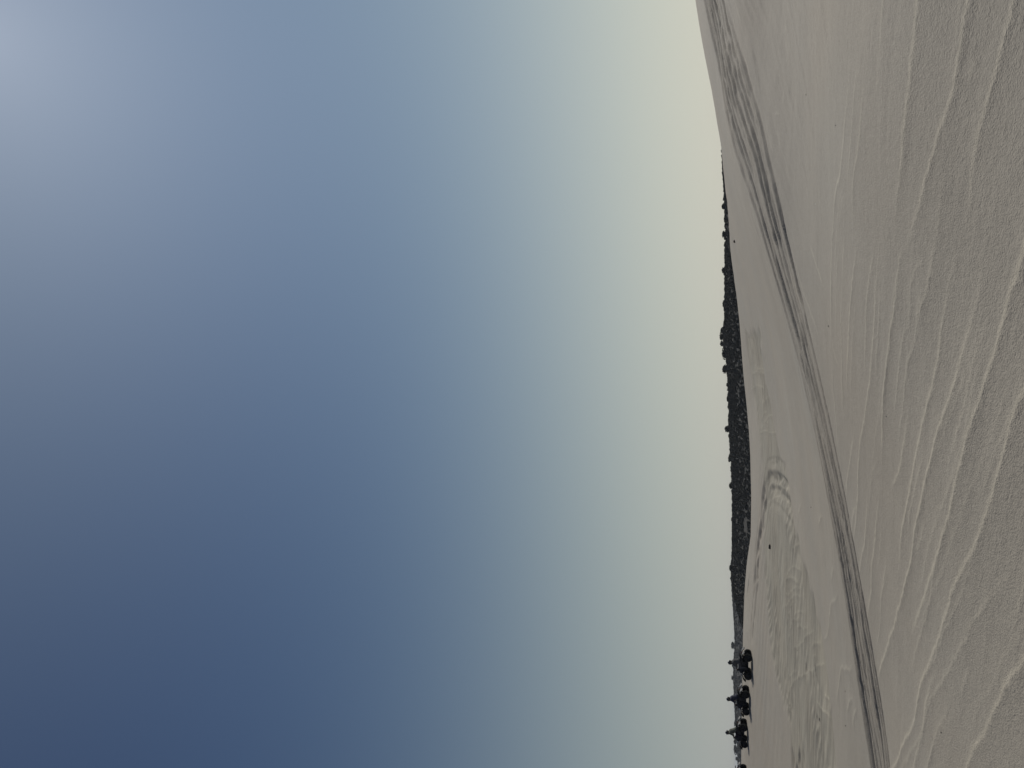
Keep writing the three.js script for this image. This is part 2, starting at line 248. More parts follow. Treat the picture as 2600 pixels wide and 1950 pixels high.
function detail(x, d, out) {                                                // height of the small relief; out.pale = crest lightening, pale grains and painted sunlight together
  let h = 0, pale = 0, tr = 0;
  const R = Math.hypot(x, d);
  const b = bins.get((Math.floor(x / CELL) + 2000) * 8192 + Math.floor(d / CELL) + 2000);
  if (b) {
    near.clear();
    for (let k = 0; k < b.length; k += 2) {
      const l = lines[b[k]], [ax, ay] = l.pts[b[k + 1] - 1], [bx, by] = l.pts[b[k + 1]];
      const ex = bx - ax, ey = by - ay, L2 = ex * ex + ey * ey, t = clamp(((x - ax) * ex + (d - ay) * ey) / L2, 0, 1);
      const qx = x - ax - ex * t, qy = d - ay - ey * t, q = qx * qx + qy * qy, n = near.get(b[k]);
      if (!n || q < n[0]) near.set(b[k], [q, (ex * qy - ey * qx) / Math.sqrt(L2), l.at[b[k + 1] - 1] + t * Math.sqrt(L2), ex]);
    }
    for (const [li, [q, side, run, ex]] of near) {
      const l = lines[li]; let s = Math.sqrt(q); if (s > l.reach) continue;
      const sgn = (side >= 0 ? 1 : -1) * (ex >= 0 ? -1 : 1);                // positive on the viewer's side of the line
      s *= sgn;
      const ends = smooth(run, 0, Math.min(1.2, l.length * 0.3)) * smooth(l.length - run, 0, Math.min(1.2, l.length * 0.3));
      if (l.kind === 'ridge') {
        const wob = s + 0.02 * l.width * noise(x * 2.1 + li * 7, d * 2.1) + 0.012 * noise(x * 11, d * 11 + li);
        const H = 0.018 * l.size * ends * (0.85 + 0.3 * noise(run * 0.9, li * 3.1)), w = l.width;
        h += H * (wob < 0 ? Math.exp(wob / (0.2 * w)) : 0.35 * Math.exp(-wob / (0.03 * w)) + 0.65 * Math.exp(-wob / (0.18 * w))) * (1 - smooth(Math.abs(s), l.reach * 0.6, l.reach));
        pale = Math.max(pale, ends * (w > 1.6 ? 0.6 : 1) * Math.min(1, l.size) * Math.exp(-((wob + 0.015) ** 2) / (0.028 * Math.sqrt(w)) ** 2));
      } else if (l.kind === 'groove') {
        h -= 0.085 * l.size * ends * (0.7 + 0.5 * noise(run * 1.7, li * 2.3)) * cut(s, 0.4 * l.width);
      } else {
        s /= 1.55;
        const edge = 0.06 * noise(run * 0.5, 3.3) + 0.02 * noise(run * 2.1, 9.1);
        h -= 0.015 * smooth(s + edge, -0.86, -0.82) * (1 - smooth(s, 0.2, 1.2));
        stripes.forEach(([o, w, dep], k) => {
          const on = clamp(0.85 + 0.9 * noise(run * 0.14 + k * 11.7, k * 5.1), 0.35, 1.3), c = cut(s - o + edge - 0.05 * noise(run * 0.13 + k * 3, k) - 0.01 * noise(run * 2.2, k * 9), w * 1.3);
          h -= (1.5 + 0.4 * (1 - smooth(run, 14, 21))) * dep * on * c;
        });
        h += (0.024 * noise(run * 0.12, s * 19 + 3) + 0.018 * noise(run * 0.2 + 9, s * 33) + 0.006 * noise(run * 5, s * 14)) * (1 - smooth(Math.abs(s), 0.6, 0.95));
        tr = 1 - smooth(Math.abs(s), 0.75, 1.0);
      }
    }
  }
  // wind streaks: fine, drawn out along the ridges, dying out with distance as they are too small to tell
  const u = x * 0.80 - d * 0.60, v = x * 0.60 + d * 0.80;
  if (R < 106) {
    h += 0.0040 * fbm(u * 0.9, v * 5.2, 4) * (0.6 + 0.8 * clamp(noise(x * 0.35 + 40, d * 0.35) + 0.3, 0, 1));
    h += 0.02 * fbm(u * 0.22 + 9, v * 0.75, 3);
    h += 0.0012 * noise(x * 23, d * 23) + 0.0008 * noise(x * 47, d * 47);
  }
  // scratches of drifted sand on the slope below the tracks
  if (x > 0 && d > 7 && d < 24) {
    const al = x * 0.82 + d * 0.57, pe = d * 0.82 - x * 0.57, m = smooth(x, 1, 4) * smooth(d, 7.5, 11) * (1 - smooth(d, 19, 23));
    h += m * (0.02 * fbm(al * 0.45, pe * 3.2, 3) + 0.012 * Math.max(0, noise(al * 0.5 + 30, pe * 6.5)) + 0.004 * fbm(al * 2.5, pe * 14, 2));
  }
  let hol = 0;
  if (d > 8 && d < 100 && x < 12) {
    const e = inHollow(x, d) + 0.35 * noise(x * 0.8, d * 0.8);
    if (e > -1) {
      hol = smooth(e, -0.15, 0.5);
      const fine = v + 0.5 * fbm(u * 0.25, v * 0.25, 3) * 3;
      h -= 0.07 * hol;
      h += hol * (0.032 * fbm(u * 0.5, fine * 2.4, 3) + 0.026 * Math.sin(fine * 8.5 + 2 * noise(u * 0.3, v * 0.3)) * (0.4 + 0.6 * clamp(0.5 + noise(x * 0.3, d * 0.3 + 8), 0, 1)));
      h += hol * 0.03 * Math.max(0, noise(x * 1.6 + 3, d * 1.3)) * smooth(-x, 9, 17);
    }
  }
  // the smooth slope up to the bikes carries faint ripples
  if (d > 30 && d < 100) h += 0.012 * Math.sin(v * 4.2 + 3 * noise(u * 0.2, v * 0.3)) * (1 - hol) * clamp(noise(x * 0.1, d * 0.15) + 0.4, 0, 1);
  out.pale = pale; out.hollow = hol; out.track = tr;
  return h;
}
const scratch = {};
const ground = (x, d) => base(x, d) + (d > 2 ? detail(x, d, scratch) : 0);

// ---------------------------------------------------------------- the sand sheet: rings round the viewpoint, fine where the photograph looks
{
  const phis = []; for (let a = -180; a < -48; a += 3.3) phis.push(a); for (let a = -48; a < -34; a += 0.25) phis.push(a); for (let a = -34; a < 34; a += 0.1) phis.push(a); for (let a = 34; a < 48; a += 0.25) phis.push(a); for (let a = 48; a < 180; a += 3.25) phis.push(a);
  const rad = [0.4, 1, 1.8, 2.6, 3.3, 3.9]; for (let r = 4.4; r < 10; r *= 1.0026) rad.push(r); for (let r = 10; r < 24; r *= 1.0018) rad.push(r); for (let r = 24; r < 32; r *= 1.003) rad.push(r); for (let r = 32; r < 106; r *= 1.0045) rad.push(r); for (let r = 106; r < 4200; r *= 1.07) rad.push(r); rad.push(4200);
  const nc = phis.length, nr = rad.length, pos = new Float32Array((nc * nr + 1) * 3), col = new Float32Array((nc * nr + 1) * 3), uv = new Float32Array((nc * nr + 1) * 2);
  const o = {}; let p = 0;
  for (let j = 0; j < nr; j++) for (let i = 0; i < nc; i++, p++) {
    const a = phis[i] * Math.PI / 180, r = rad[j], x = Math.sin(a) * r, d = Math.cos(a) * r;
    const fine = Math.abs(phis[i]) < 49 && r > 3 && r < 108;
    o.pale = o.hollow = o.track = 0;
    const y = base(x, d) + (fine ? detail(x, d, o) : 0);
    pos[p * 3] = x; pos[p * 3 + 1] = y; pos[p * 3 + 2] = -d;
    uv[p * 2] = x / 1.7; uv[p * 2 + 1] = d / 1.7;
    // the colour of the sand itself: patches of warmer and greyer grains, ridge crests lightened for coarse pale grains and for sunlight painted into the colour, slightly darker olive tone in the hollow
    const patch = 0.07 * fbm(x * 0.23 + 3, d * 0.16, 3) + 0.05 * fbm(x * 1.7, d * 1.3 + 7, 3) + 0.05 * noise(x * 31, d * 31), warm = 0.03 * fbm(x * 0.4 + 20, d * 0.3, 2);
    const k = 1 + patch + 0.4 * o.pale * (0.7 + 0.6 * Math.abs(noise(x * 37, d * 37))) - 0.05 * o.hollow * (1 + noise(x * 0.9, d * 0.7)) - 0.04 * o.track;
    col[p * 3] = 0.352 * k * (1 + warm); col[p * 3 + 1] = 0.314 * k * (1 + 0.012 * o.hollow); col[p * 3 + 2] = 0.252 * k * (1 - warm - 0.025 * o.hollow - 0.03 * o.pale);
  }
  const c0 = nc * nr; pos[c0 * 3 + 1] = base(0, 0); col.set([0.352, 0.314, 0.252], c0 * 3);
  const idx = new Uint32Array(nc * 3 + (nr - 1) * nc * 6); let q = 0;
  for (let i = 0; i < nc; i++) { const n = (i + 1) % nc; idx[q++] = c0; idx[q++] = n; idx[q++] = i; }
  for (let j = 0; j < nr - 1; j++) for (let i = 0; i < nc; i++) { const n = (i + 1) % nc, a = j * nc + i, b = j * nc + n, c = a + nc, e = b + nc; idx[q++] = a; idx[q++] = b; idx[q++] = c; idx[q++] = b; idx[q++] = e; idx[q++] = c; }
  const g = new THREE.BufferGeometry();
  g.setAttribute('position', new THREE.BufferAttribute(pos, 3)); g.setAttribute('color', new THREE.BufferAttribute(col, 3)); g.setAttribute('uv', new THREE.BufferAttribute(uv, 2));
  g.setIndex(new THREE.BufferAttribute(idx, 1)); g.computeVertexNormals();
  // grain of the sand
  const S = 1024, bump = new Uint8Array(S * S * 4), grain = new Uint8Array(S * S * 4), r = rng(5), raw = new Float32Array(S * S);
  for (let i = 0; i < S * S; i++) raw[i] = r() * 2 - 1;
  const g8 = (x, y, f) => { const n = S / f, xi = x / f, yi = y / f, a = Math.floor(xi), b = Math.floor(yi); let fx = xi - a, fy = yi - b; fx = fx * fx * (3 - 2 * fx); fy = fy * fy * (3 - 2 * fy); const at2 = (u, v) => raw[((v % n + n) % n) * S + ((u % n + n) % n)]; return lerp(lerp(at2(a, b), at2(a + 1, b), fx), lerp(at2(a, b + 1), at2(a + 1, b + 1), fx), fy); };
  for (let y = 0; y < S; y++) for (let x = 0; x < S; x++) {
    const n = 0.55 * g8(x, y, 4) + 0.32 * g8(x, y, 8) + 0.12 * g8(x, y, 16) + 0.22 * raw[y * S + x], c = 236 + 20 * (0.5 * g8(x, y, 4) + 0.6 * raw[(y * S + x * 7 + 911) % (S * S)] + 0.3 * g8(x + 300, y, 8)), i = (y * S + x) * 4;
    bump[i] = bump[i + 1] = bump[i + 2] = clamp(128 + 90 * n, 0, 255); bump[i + 3] = 255;
    grain[i] = grain[i + 1] = grain[i + 2] = clamp(c, 0, 255); grain[i + 3] = 255;
  }
  const mk = (d, sr) => { const t = new THREE.DataTexture(d, S, S); t.wrapS = t.wrapT = THREE.RepeatWrapping; t.magFilter = THREE.LinearFilter; t.minFilter = THREE.LinearMipmapLinearFilter; t.generateMipmaps = true; if (sr) t.colorSpace = THREE.SRGBColorSpace; t.needsUpdate = true; return t; };
  const m = new THREE.MeshPhysicalMaterial({ vertexColors: true, map: mk(grain, true), bumpMap: mk(bump, false), bumpScale: 0.009, roughness: 0.8, metalness: 0 });
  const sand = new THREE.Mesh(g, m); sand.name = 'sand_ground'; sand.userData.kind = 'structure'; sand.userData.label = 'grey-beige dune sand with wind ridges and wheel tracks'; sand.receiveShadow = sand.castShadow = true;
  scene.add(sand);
}

// ---------------------------------------------------------------- the wooded hill beyond the dunes
const NEARHILL = 520, FARHILL = 1250;
const skyline = [[1833, 430], [1836, 480], [1839, 560], [1839, 640], [1838, 720], [1838, 800], [1834, 850], [1834, 872], [1842, 905], [1844, 940], [1848, 1000], [1849, 1050], [1849, 1090], [1853, 1150], [1857, 1230], [1858, 1300], [1858, 1400], [1856, 1430], [1855, 1460], [1860, 1530], [1864, 1600], [1865, 1640], [1862, 1680], [1861, 1720], [1864, 1790], [1867, 1830], [1870, 1870], [1873, 1940]]
  .map(([X, Y]) => ray(X, Y)).sort((a, b) => a[0] - b[0]);
function ridgeSlope(t) {                                                    // height of the skyline over the eye, per metre of distance
  if (t <= skyline[0][0]) return skyline[0][1] + (t - skyline[0][0]) * 0.02;
  for (let i = 1; i < skyline.length; i++) if (t <= skyline[i][0]) return lerp(skyline[i - 1][1], skyline[i][1], (t - skyline[i - 1][0]) / (skyline[i][0] - skyline[i - 1][0]));
  return skyline[skyline.length - 1][1] + Math.sin((t - skyline[skyline.length - 1][0]) * 9) * 0.004;
}
const tHill = ray(1850, 1480)[0], tEnd = ray(1850, 1700)[0];                // the near hill runs out between these bearings
function hillY(x, d) {
  const t = x / NEARHILL, top = EYE + ridgeSlope(t) * NEARHILL - 1.2 - 16 * (1 - smooth(t, tEnd, tHill)), k = d < NEARHILL ? smooth(d, 330, NEARHILL) : 1 - 0.6 * smooth(d, NEARHILL, 900);
  return lerp(low(d) - 4, top, k) + (d < NEARHILL - 8 ? 1.2 * fbm(x * 0.02, d * 0.03, 3) * Math.min(1, (NEARHILL - d) / 60) : 0);
}
function farHillY(x, d) {
  const t = x / FARHILL, top = EYE + ridgeSlope(t) * FARHILL - 1.0 - 60 * smooth(t, ray(1850, 1300)[0], ray(1850, 900)[0]), k = d < FARHILL ? smooth(d, 930, FARHILL) : 1 - 0.6 * smooth(d, FARHILL, 1900);
  return lerp(low(d) - 5, top, k) + 0.5 * fbm(x * 0.05, d * 0.05, 3);
}
function slope(name, label, f, x0, x1, dx, ds, soil, bareSoil) {
  const xs = []; for (let x = x0; x <= x1; x += dx) xs.push(x);
  const g = new THREE.PlaneGeometry(1, 1, xs.length - 1, ds.length - 1), p = g.attributes.position, col = new Float32Array(p.count * 3);
  for (let j = 0, k = 0; j < ds.length; j++) for (let i = 0; i < xs.length; i++, k++) {
    p.setXYZ(k, xs[i], f(xs[i], ds[j]), -ds[j]);
    const bare = smooth(fbm(xs[i] * 0.05 + 4, ds[j] * 0.09, 3), 0.3, 0.42);
    col.set(soil.map((c, q) => lerp(c, bareSoil[q], bare)), k * 3);
  }
  g.setAttribute('color', new THREE.BufferAttribute(col, 3));
  const ix = g.index.array; for (let i = 0; i < ix.length; i += 3) { const t = ix[i]; ix[i] = ix[i + 1]; ix[i + 1] = t; }
  g.computeVertexNormals();
  const hill = new THREE.Mesh(g, new THREE.MeshStandardMaterial({ vertexColors: true, roughness: 1, side: THREE.DoubleSide })); hill.name = name; hill.userData.kind = 'structure'; hill.userData.label = label; hill.receiveShadow = hill.castShadow = true;
  scene.add(hill);
}
const steps = (a, b, n) => Array.from({ length: n + 1 }, (_, i) => lerp(a, b, i / n));
slope('hill', 'long dark wooded hill behind the dunes', hillY, -700, 1100, 6, [...steps(322, 540, 40), ...steps(570, 900, 11)], [0.034, 0.034, 0.028], [0.05, 0.047, 0.039]);
slope('far_ridge', 'low grey ridge on the horizon behind the quad bikes', farHillY, -2400, 900, 12, [...steps(930, 1280, 30), ...steps(1320, 1900, 10)], [0.034, 0.034, 0.028], [0.05, 0.047, 0.039]);
const leafMat = [0, 1, 2].map((i) => new THREE.MeshStandardMaterial({ color: new THREE.Color().setRGB(0.042 + i * 0.006, 0.046 + i * 0.006, 0.034 + i * 0.003), roughness: 1, side: THREE.DoubleSide }));
function leaves(seed, n, rx, ry, rz, size, cy, lobes) {                     // leaf-sprig faces filling a few overlapping lobes
  const r = rng(seed), pos = [], c = [];
  for (let i = 0; i < lobes; i++) { const a = r() * 6.283, q = i ? 0.55 * Math.sqrt(r()) : 0; c.push([Math.cos(a) * q * rx, cy + (r() - 0.35) * 0.5 * ry * (i ? 1 : 0), Math.sin(a) * q * rz, 0.5 + 0.28 * r()]); }
  const v = new THREE.Vector3(), a = new THREE.Vector3(), b = new THREE.Vector3();
  for (let i = 0; i < n; i++) {
    const L = c[i % lobes]; v.set(r() - 0.5, r() - 0.5, r() - 0.5).normalize();
    const q = L[3] * (0.45 + 0.55 * Math.sqrt(r()));
    const x = L[0] + v.x * q * rx, y = L[1] + v.y * q * ry, z = L[2] + v.z * q * rz, s = size * (0.6 + 0.8 * r());
    a.set(r() - 0.5, r() - 0.5, r() - 0.5).normalize(); b.set(r() - 0.5, r() - 0.5, r() - 0.5).cross(a).normalize();
    pos.push(x - a.x * s, y - a.y * s, z - a.z * s, x + b.x * s * 0.7, y + b.y * s * 0.7, z + b.z * s * 0.7, x + a.x * s, y + a.y * s, z + a.z * s, x - a.x * s, y - a.y * s, z - a.z * s, x + a.x * s, y + a.y * s, z + a.z * s, x - b.x * s * 0.7, y - b.y * s * 0.7, z - b.z * s * 0.7);
  }
  const g = new THREE.BufferGeometry(); g.setAttribute('position', new THREE.Float32BufferAttribute(pos, 3)); g.computeVertexNormals(); return g;
}
{
  const r = rng(31), g = leaves(12, 70, 1, 0.85, 1, 0.34, 0.5, 4), m = new THREE.MeshStandardMaterial({ color: 0xffffff, roughness: 1, side: THREE.DoubleSide });
  const M = new THREE.Matrix4(), Q = new THREE.Quaternion(), c = new THREE.Color(), up = new THREE.Vector3(0, 1, 0);
  function cover(name, label, N, spot, f, metres) {                          // metres: radius of one bush; the colours are the same everywhere
    const scrub = new THREE.InstancedMesh(g, m, N); let n = 0;
    for (let t = 0; t < N * 3 && n < N; t++) {
      const [x, d] = spot();
      if (fbm(x * 0.05 + 4, d * 0.09, 3) > 0.3 + 0.25 * r()) continue;
      const s = metres * (0.7 + 0.8 * r() * r()), k = 0.9 + 0.2 * r();
      M.compose(new THREE.Vector3(x, f(x, d) - 0.15 * metres, -d), Q.setFromAxisAngle(up, r() * 6.283), new THREE.Vector3(s * (1 + 0.5 * r()), s * (0.6 + 0.4 * r()), s));
      scrub.setMatrixAt(n, M); scrub.setColorAt(n++, c.setRGB(0.036 * k, 0.038 * k, 0.029 * k));
    }
    scrub.count = n; scrub.name = name; scrub.userData.kind = 'stuff'; scrub.userData.label = label; scrub.userData.category = 'scrub'; scrub.castShadow = scrub.receiveShadow = true;
    scene.add(scrub);
  }
  cover('scrub', 'dense dark scrub covering the wooded hill', 24000, () => { const d = 350 + Math.pow(r(), 0.7) * 200; return [(r() * 1.15 - 0.5) * d, d]; }, hillY, 1.05);
  cover('far_scrub', 'thin low scrub along the grey ridge behind the quad bikes', 16000, () => { const d = 960 + Math.pow(r(), 0.6) * 310; return [(-0.62 + 0.62 * r()) * d, d]; }, farHillY, 1.05);
}
{
  const bark = new THREE.MeshStandardMaterial({ color: new THREE.Color().setRGB(0.06, 0.05, 0.04), roughness: 1 });
  const protos = [0, 1, 2, 3].map((k) => {
    const t = new THREE.Group(), H = 1;
    const limbs = [new THREE.CylinderGeometry(0.025, 0.055, 0.62, 7).translate(0, 0.31, 0)], r = rng(90 + k);
    for (let i = 0; i < 4; i++) { const a = i * 1.6 + r(), L = 0.3 + 0.1 * r(); limbs.push(new THREE.CylinderGeometry(0.010, 0.022, L, 5).translate(0, L / 2, 0).rotateZ(0.75 + 0.3 * r()).rotateY(a).translate(0, 0.36 + 0.06 * i, 0)); }
    part('trunk', mergeGeometries(limbs), bark, t);
    part('crown', leaves(40 + k, 420, [0.54, 0.62, 0.48, 0.7][k], [0.46, 0.42, 0.5, 0.38][k], [0.54, 0.6, 0.48, 0.65][k], 0.1, [0.46, 0.44, 0.46, 0.42][k], 7), leafMat[k % 3], t);
    t.name = 'ridge_tree'; return t;
  });
  const r = rng(8), spots = [[523, 3.2], [593, 3.4], [686, 3.6], [770, 3.2], [838, 3.4], [855, 3.8], [872, 3.4], [898, 4.5], [936, 4.45], [1014, 2.8], [1091, 4.45], [1163, 3.6], [1232, 3.4], [1440, 3.0]], farSpots = [[1637, 10], [1881, 9], [1903, 11], [1690, 5], [1722, 6], [1772, 5], [1836, 6], [1925, 6]];
  for (let Y = 470; Y < 1480; Y += 14 + 22 * r()) if (!spots.some((s) => Math.abs(s[0] - Y) < 9)) spots.push([Y, 1.6 + 0.8 * r()]);
  spots.forEach(([Y, h], i) => {
    const [a] = ray(1850, Y), d = NEARHILL - 4 + 8 * r(), x = a * d, t = protos[i % 4].clone();
    t.position.set(x, hillY(x, d) - 0.15, -d); t.scale.set(h * 1.2, h, h * 1.2); t.rotation.y = r() * 6.283; t.name = 'ridge_tree';
    tag(t, h > 4.4 ? 'taller round-crowned dark tree standing out on the far hill skyline' : 'low bushy dark tree on the far hill skyline', 'tree', h > 4.4 ? 'taller trees on the hill skyline' : 'low trees on the hill skyline');
  });
  farSpots.forEach(([Y, h], i) => {
    const [a] = ray(1862, Y), d = FARHILL - 3, x = a * d, t = protos[(i + 1) % 4].clone();
    t.position.set(x, farHillY(x, d) - 0.3, -d); t.scale.set(h, h * 0.8, h); t.rotation.y = i; t.name = 'ridge_tree';
    tag(t, h > 8 ? 'rounded tree breaking the low grey ridge behind the quad bikes' : 'small tree on the low grey ridge behind the quad bikes', 'tree', h > 8 ? 'larger trees on the grey ridge' : 'small trees on the grey ridge');
  });
}

// ---------------------------------------------------------------- quad bikes
const black = new THREE.MeshStandardMaterial({ color: new THREE.Color().setRGB(0.02, 0.02, 0.022), roughness: 0.55 });
const rubber = new THREE.MeshStandardMaterial({ color: new THREE.Color().setRGB(0.018, 0.018, 0.018), roughness: 0.95 });
const steel = new THREE.MeshStandardMaterial({ color: new THREE.Color().setRGB(0.035, 0.035, 0.037), roughness: 0.6, metalness: 0.4 });
const seatMat = new THREE.MeshStandardMaterial({ color: new THREE.Color().setRGB(0.016, 0.016, 0.016), roughness: 0.8 });
const lampGlass = new THREE.MeshPhysicalMaterial({ color: 0xffffff, roughness: 0.1, metalness: 0.6 });
const redLens = new THREE.MeshStandardMaterial({ color: new THREE.Color().setRGB(0.06, 0.01, 0.01), roughness: 0.3 });
const tube = (pts, r, n = 18) => new THREE.TubeGeometry(new THREE.CatmullRomCurve3(pts.map((p) => new THREE.Vector3(...p))), n, r, 7);
function slab(profile, w, bevel) { const s = new THREE.Shape(profile.map(([x, y]) => new THREE.Vector2(x, y))); return new THREE.ExtrudeGeometry(s, { depth: w - 2 * bevel, bevelEnabled: true, bevelSize: bevel, bevelThickness: bevel, bevelSegments: 2, curveSegments: 8 }).translate(0, 0, -w / 2 + bevel); }
function wheel(R, w) {
  const t = new THREE.Group(); t.name = 'wheel';
  const pr = [[R * 0.48, -w * 0.44], [R * 0.62, -w * 0.5], [R * 0.86, -w * 0.49], [R * 0.97, -w * 0.38], [R, -w * 0.2], [R, w * 0.2], [R * 0.97, w * 0.38], [R * 0.86, w * 0.49], [R * 0.62, w * 0.5], [R * 0.48, w * 0.44]].map(([a, b]) => new THREE.Vector2(a, b));
  const bits = [new THREE.LatheGeometry(pr, 28).rotateX(Math.PI / 2).toNonIndexed()];
  for (let i = 0; i < 18; i++) for (const s of [-1, 1]) bits.push(new THREE.BoxGeometry(0.03, 0.022, w * 0.42).rotateY(s * 0.35).translate(0, R + 0.002, s * w * 0.22).rotateZ((i + (s > 0 ? 0.5 : 0)) / 18 * Math.PI * 2).toNonIndexed());
  const tyre = part('tyre', mergeGeometries(bits), rubber, t);
  const rim = [new THREE.CylinderGeometry(R * 0.5, R * 0.5, w * 0.75, 24, 1, true).rotateX(Math.PI / 2).toNonIndexed(), new THREE.CylinderGeometry(R * 0.2, R * 0.24, w * 0.5, 16).rotateX(Math.PI / 2).toNonIndexed(), new THREE.CylinderGeometry(R * 0.5, R * 0.5, 0.02, 24).rotateX(Math.PI / 2).toNonIndexed()];
  for (let i = 0; i < 5; i++) rim.push(new THREE.BoxGeometry(R * 0.5, 0.05, 0.03).translate(R * 0.27, 0, w * 0.1).rotateZ(i / 5 * Math.PI * 2).toNonIndexed());
  part('rim', mergeGeometries(rim), steel, t);
  return t;
}
function fender(x0, R, w, z, a0, a1, lift) {                                // a curved guard over a wheel
  const s = new THREE.Shape(), n = 10; for (let i = 0; i <= n; i++) { const a = lerp(a0, a1, i / n); s[i ? 'lineTo' : 'moveTo'](x0 + Math.cos(a) * R, lift + Math.sin(a) * R * 0.8); }
  for (let i = n; i >= 0; i--) { const a = lerp(a0, a1, i / n); s.lineTo(x0 + Math.cos(a) * (R - 0.03), lift + Math.sin(a) * (R - 0.03) * 0.8); }
  return new THREE.ExtrudeGeometry(s, { depth: w - 0.02, bevelEnabled: true, bevelSize: 0.01, bevelThickness: 0.01, bevelSegments: 2 }).translate(0, 0, z - w / 2 + 0.01);
}
function makeQuad() {
  const q = new THREE.Group(); q.name = 'quad_bike';
  const wr = wheel(0.275, 0.26), wf = wheel(0.265, 0.19);
  for (const s of [-1, 1]) {
    const a = wr.clone(), b = wf.clone(); a.position.set(-0.70, 0.272, s * 0.40); b.position.set(0.70, 0.262, s * 0.43); if (s < 0) { a.rotation.y = Math.PI; b.rotation.y = Math.PI; } b.rotation.y += 0.06; q.add(a, b);
  }
  part('rear_axle', new THREE.CylinderGeometry(0.03, 0.03, 0.7, 10).rotateX(Math.PI / 2).translate(-0.70, 0.272, 0), steel, q);
  for (const s of [-1, 1]) part('suspension_arm', mergeGeometries([tube([[0.5, 0.33, s * 0.1], [0.70, 0.27, s * 0.36]], 0.018), tube([[0.70, 0.33, s * 0.1], [0.70, 0.27, s * 0.36]], 0.018), tube([[0.56, 0.6, s * 0.14], [0.64, 0.3, s * 0.28]], 0.032)]), steel, q);
  part('frame', mergeGeometries([...[-1, 1].map((s) => tube([[-0.6, 0.52, s * 0.13], [-0.3, 0.3, s * 0.15], [0.25, 0.27, s * 0.15], [0.6, 0.42, s * 0.12], [0.72, 0.6, s * 0.1]], 0.022)), tube([[-0.6, 0.3, 0], [-0.3, 0.36, 0], [0.1, 0.4, 0]], 0.05)]), steel, q);
  part('engine', mergeGeometries([slab([[-0.25, 0.27], [0.2, 0.25], [0.28, 0.42], [0.1, 0.62], [-0.22, 0.58]], 0.26, 0.03), new THREE.CylinderGeometry(0.1, 0.1, 0.34, 16).rotateX(Math.PI / 2).translate(-0.05, 0.38, 0).toNonIndexed()].map((g) => (g.index ? g.toNonIndexed() : g))), steel, q);
  part('exhaust', tube([[0.2, 0.42, -0.12], [0.0, 0.4, -0.19], [-0.35, 0.52, -0.2], [-0.82, 0.6, -0.2]], 0.04), steel, q);
  part('seat', slab([[-0.70, 0.77], [-0.62, 0.73], [-0.3, 0.70], [0.08, 0.72], [0.2, 0.8], [0.16, 0.85], [-0.05, 0.81], [-0.35, 0.8], [-0.6, 0.83], [-0.70, 0.83]], 0.3, 0.03), seatMat, q);
  part('tank_cover', slab([[0.08, 0.70], [0.62, 0.6], [0.72, 0.68], [0.56, 0.84], [0.34, 0.9], [0.16, 0.86]], 0.26, 0.04), black, q);
  for (const s of [-1, 1]) {
    part('front_fender', fender(0.70, 0.42, 0.3, s * 0.4, 0.35, 2.55, 0.3), black, q);
    part('rear_fender', fender(-0.70, 0.45, 0.34, s * 0.38, 0.6, 2.7, 0.37), black, q);
    part('foot_rest', mergeGeometries([slab([[-0.28, 0.24], [0.34, 0.24], [0.36, 0.27], [-0.28, 0.27]], 0.2, 0.01).translate(0, 0, s * 0.3).toNonIndexed(), tube([[-0.3, 0.27, s * 0.42], [0.05, 0.25, s * 0.45], [0.36, 0.27, s * 0.42]], 0.02).toNonIndexed()]), black, q);
    part('side_panel', slab([[-0.42, 0.3], [0.36, 0.28], [0.48, 0.5], [0.4, 0.72], [-0.3, 0.76], [-0.46, 0.6]], 0.05, 0.015).translate(0, 0, s * 0.17), black, q);
    const h = part('headlight', new THREE.SphereGeometry(0.062, 16, 12).scale(0.7, 0.8, 1).translate(0.70, 0.72, s * 0.13), lampGlass, q);
    part('bezel', new THREE.TorusGeometry(0.062, 0.012, 8, 20).rotateY(Math.PI / 2).scale(1, 0.8, 1).translate(0.75, 0.72, s * 0.13), black, h);
  }
  part('front_bumper', mergeGeometries([tube([[0.68, 0.4, -0.16], [0.86, 0.46, -0.17], [0.9, 0.62, -0.12], [0.9, 0.62, 0.12], [0.86, 0.46, 0.17], [0.68, 0.4, 0.16]], 0.016, 40), tube([[0.86, 0.46, -0.17], [0.88, 0.46, 0], [0.86, 0.46, 0.17]], 0.014)]), steel, q);
  part('rear_rack', mergeGeometries([tube([[-0.55, 0.83, -0.24], [-0.92, 0.9, -0.24], [-0.94, 0.91, 0], [-0.92, 0.9, 0.24], [-0.55, 0.83, 0.24]], 0.016, 40), ...[-0.1, 0.1].map((z) => tube([[-0.6, 0.82, z], [-0.93, 0.91, z]], 0.012)), tube([[-0.8, 0.87, -0.24], [-0.8, 0.87, 0.24]], 0.012)]), steel, q);
  part('tail_light', slab([[-0.9, 0.7], [-0.85, 0.7], [-0.85, 0.76], [-0.9, 0.76]], 0.16, 0.01), redLens, q);
  const hb = part('handlebar', mergeGeometries([tube([[0.3, 1.03, -0.38], [0.36, 1.04, -0.2], [0.42, 0.98, -0.06], [0.42, 0.98, 0.06], [0.36, 1.04, 0.2], [0.3, 1.03, 0.38]], 0.014, 40), tube([[0.42, 0.98, 0], [0.48, 0.78, 0], [0.52, 0.6, 0]], 0.025)]), steel, q);
  for (const s of [-1, 1]) {
    part('grip', tube([[0.3, 1.03, s * 0.38], [0.335, 1.038, s * 0.27]], 0.02), rubber, hb);
    part('brake_lever', tube([[0.39, 1.04, s * 0.2], [0.40, 1.03, s * 0.3], [0.37, 1.02, s * 0.38]], 0.007), steel, hb);
  }
  part('instrument_pod', slab([[0.36, 0.97], [0.5, 0.93], [0.53, 0.98], [0.42, 1.06]], 0.16, 0.02), black, q);
  return q;
}

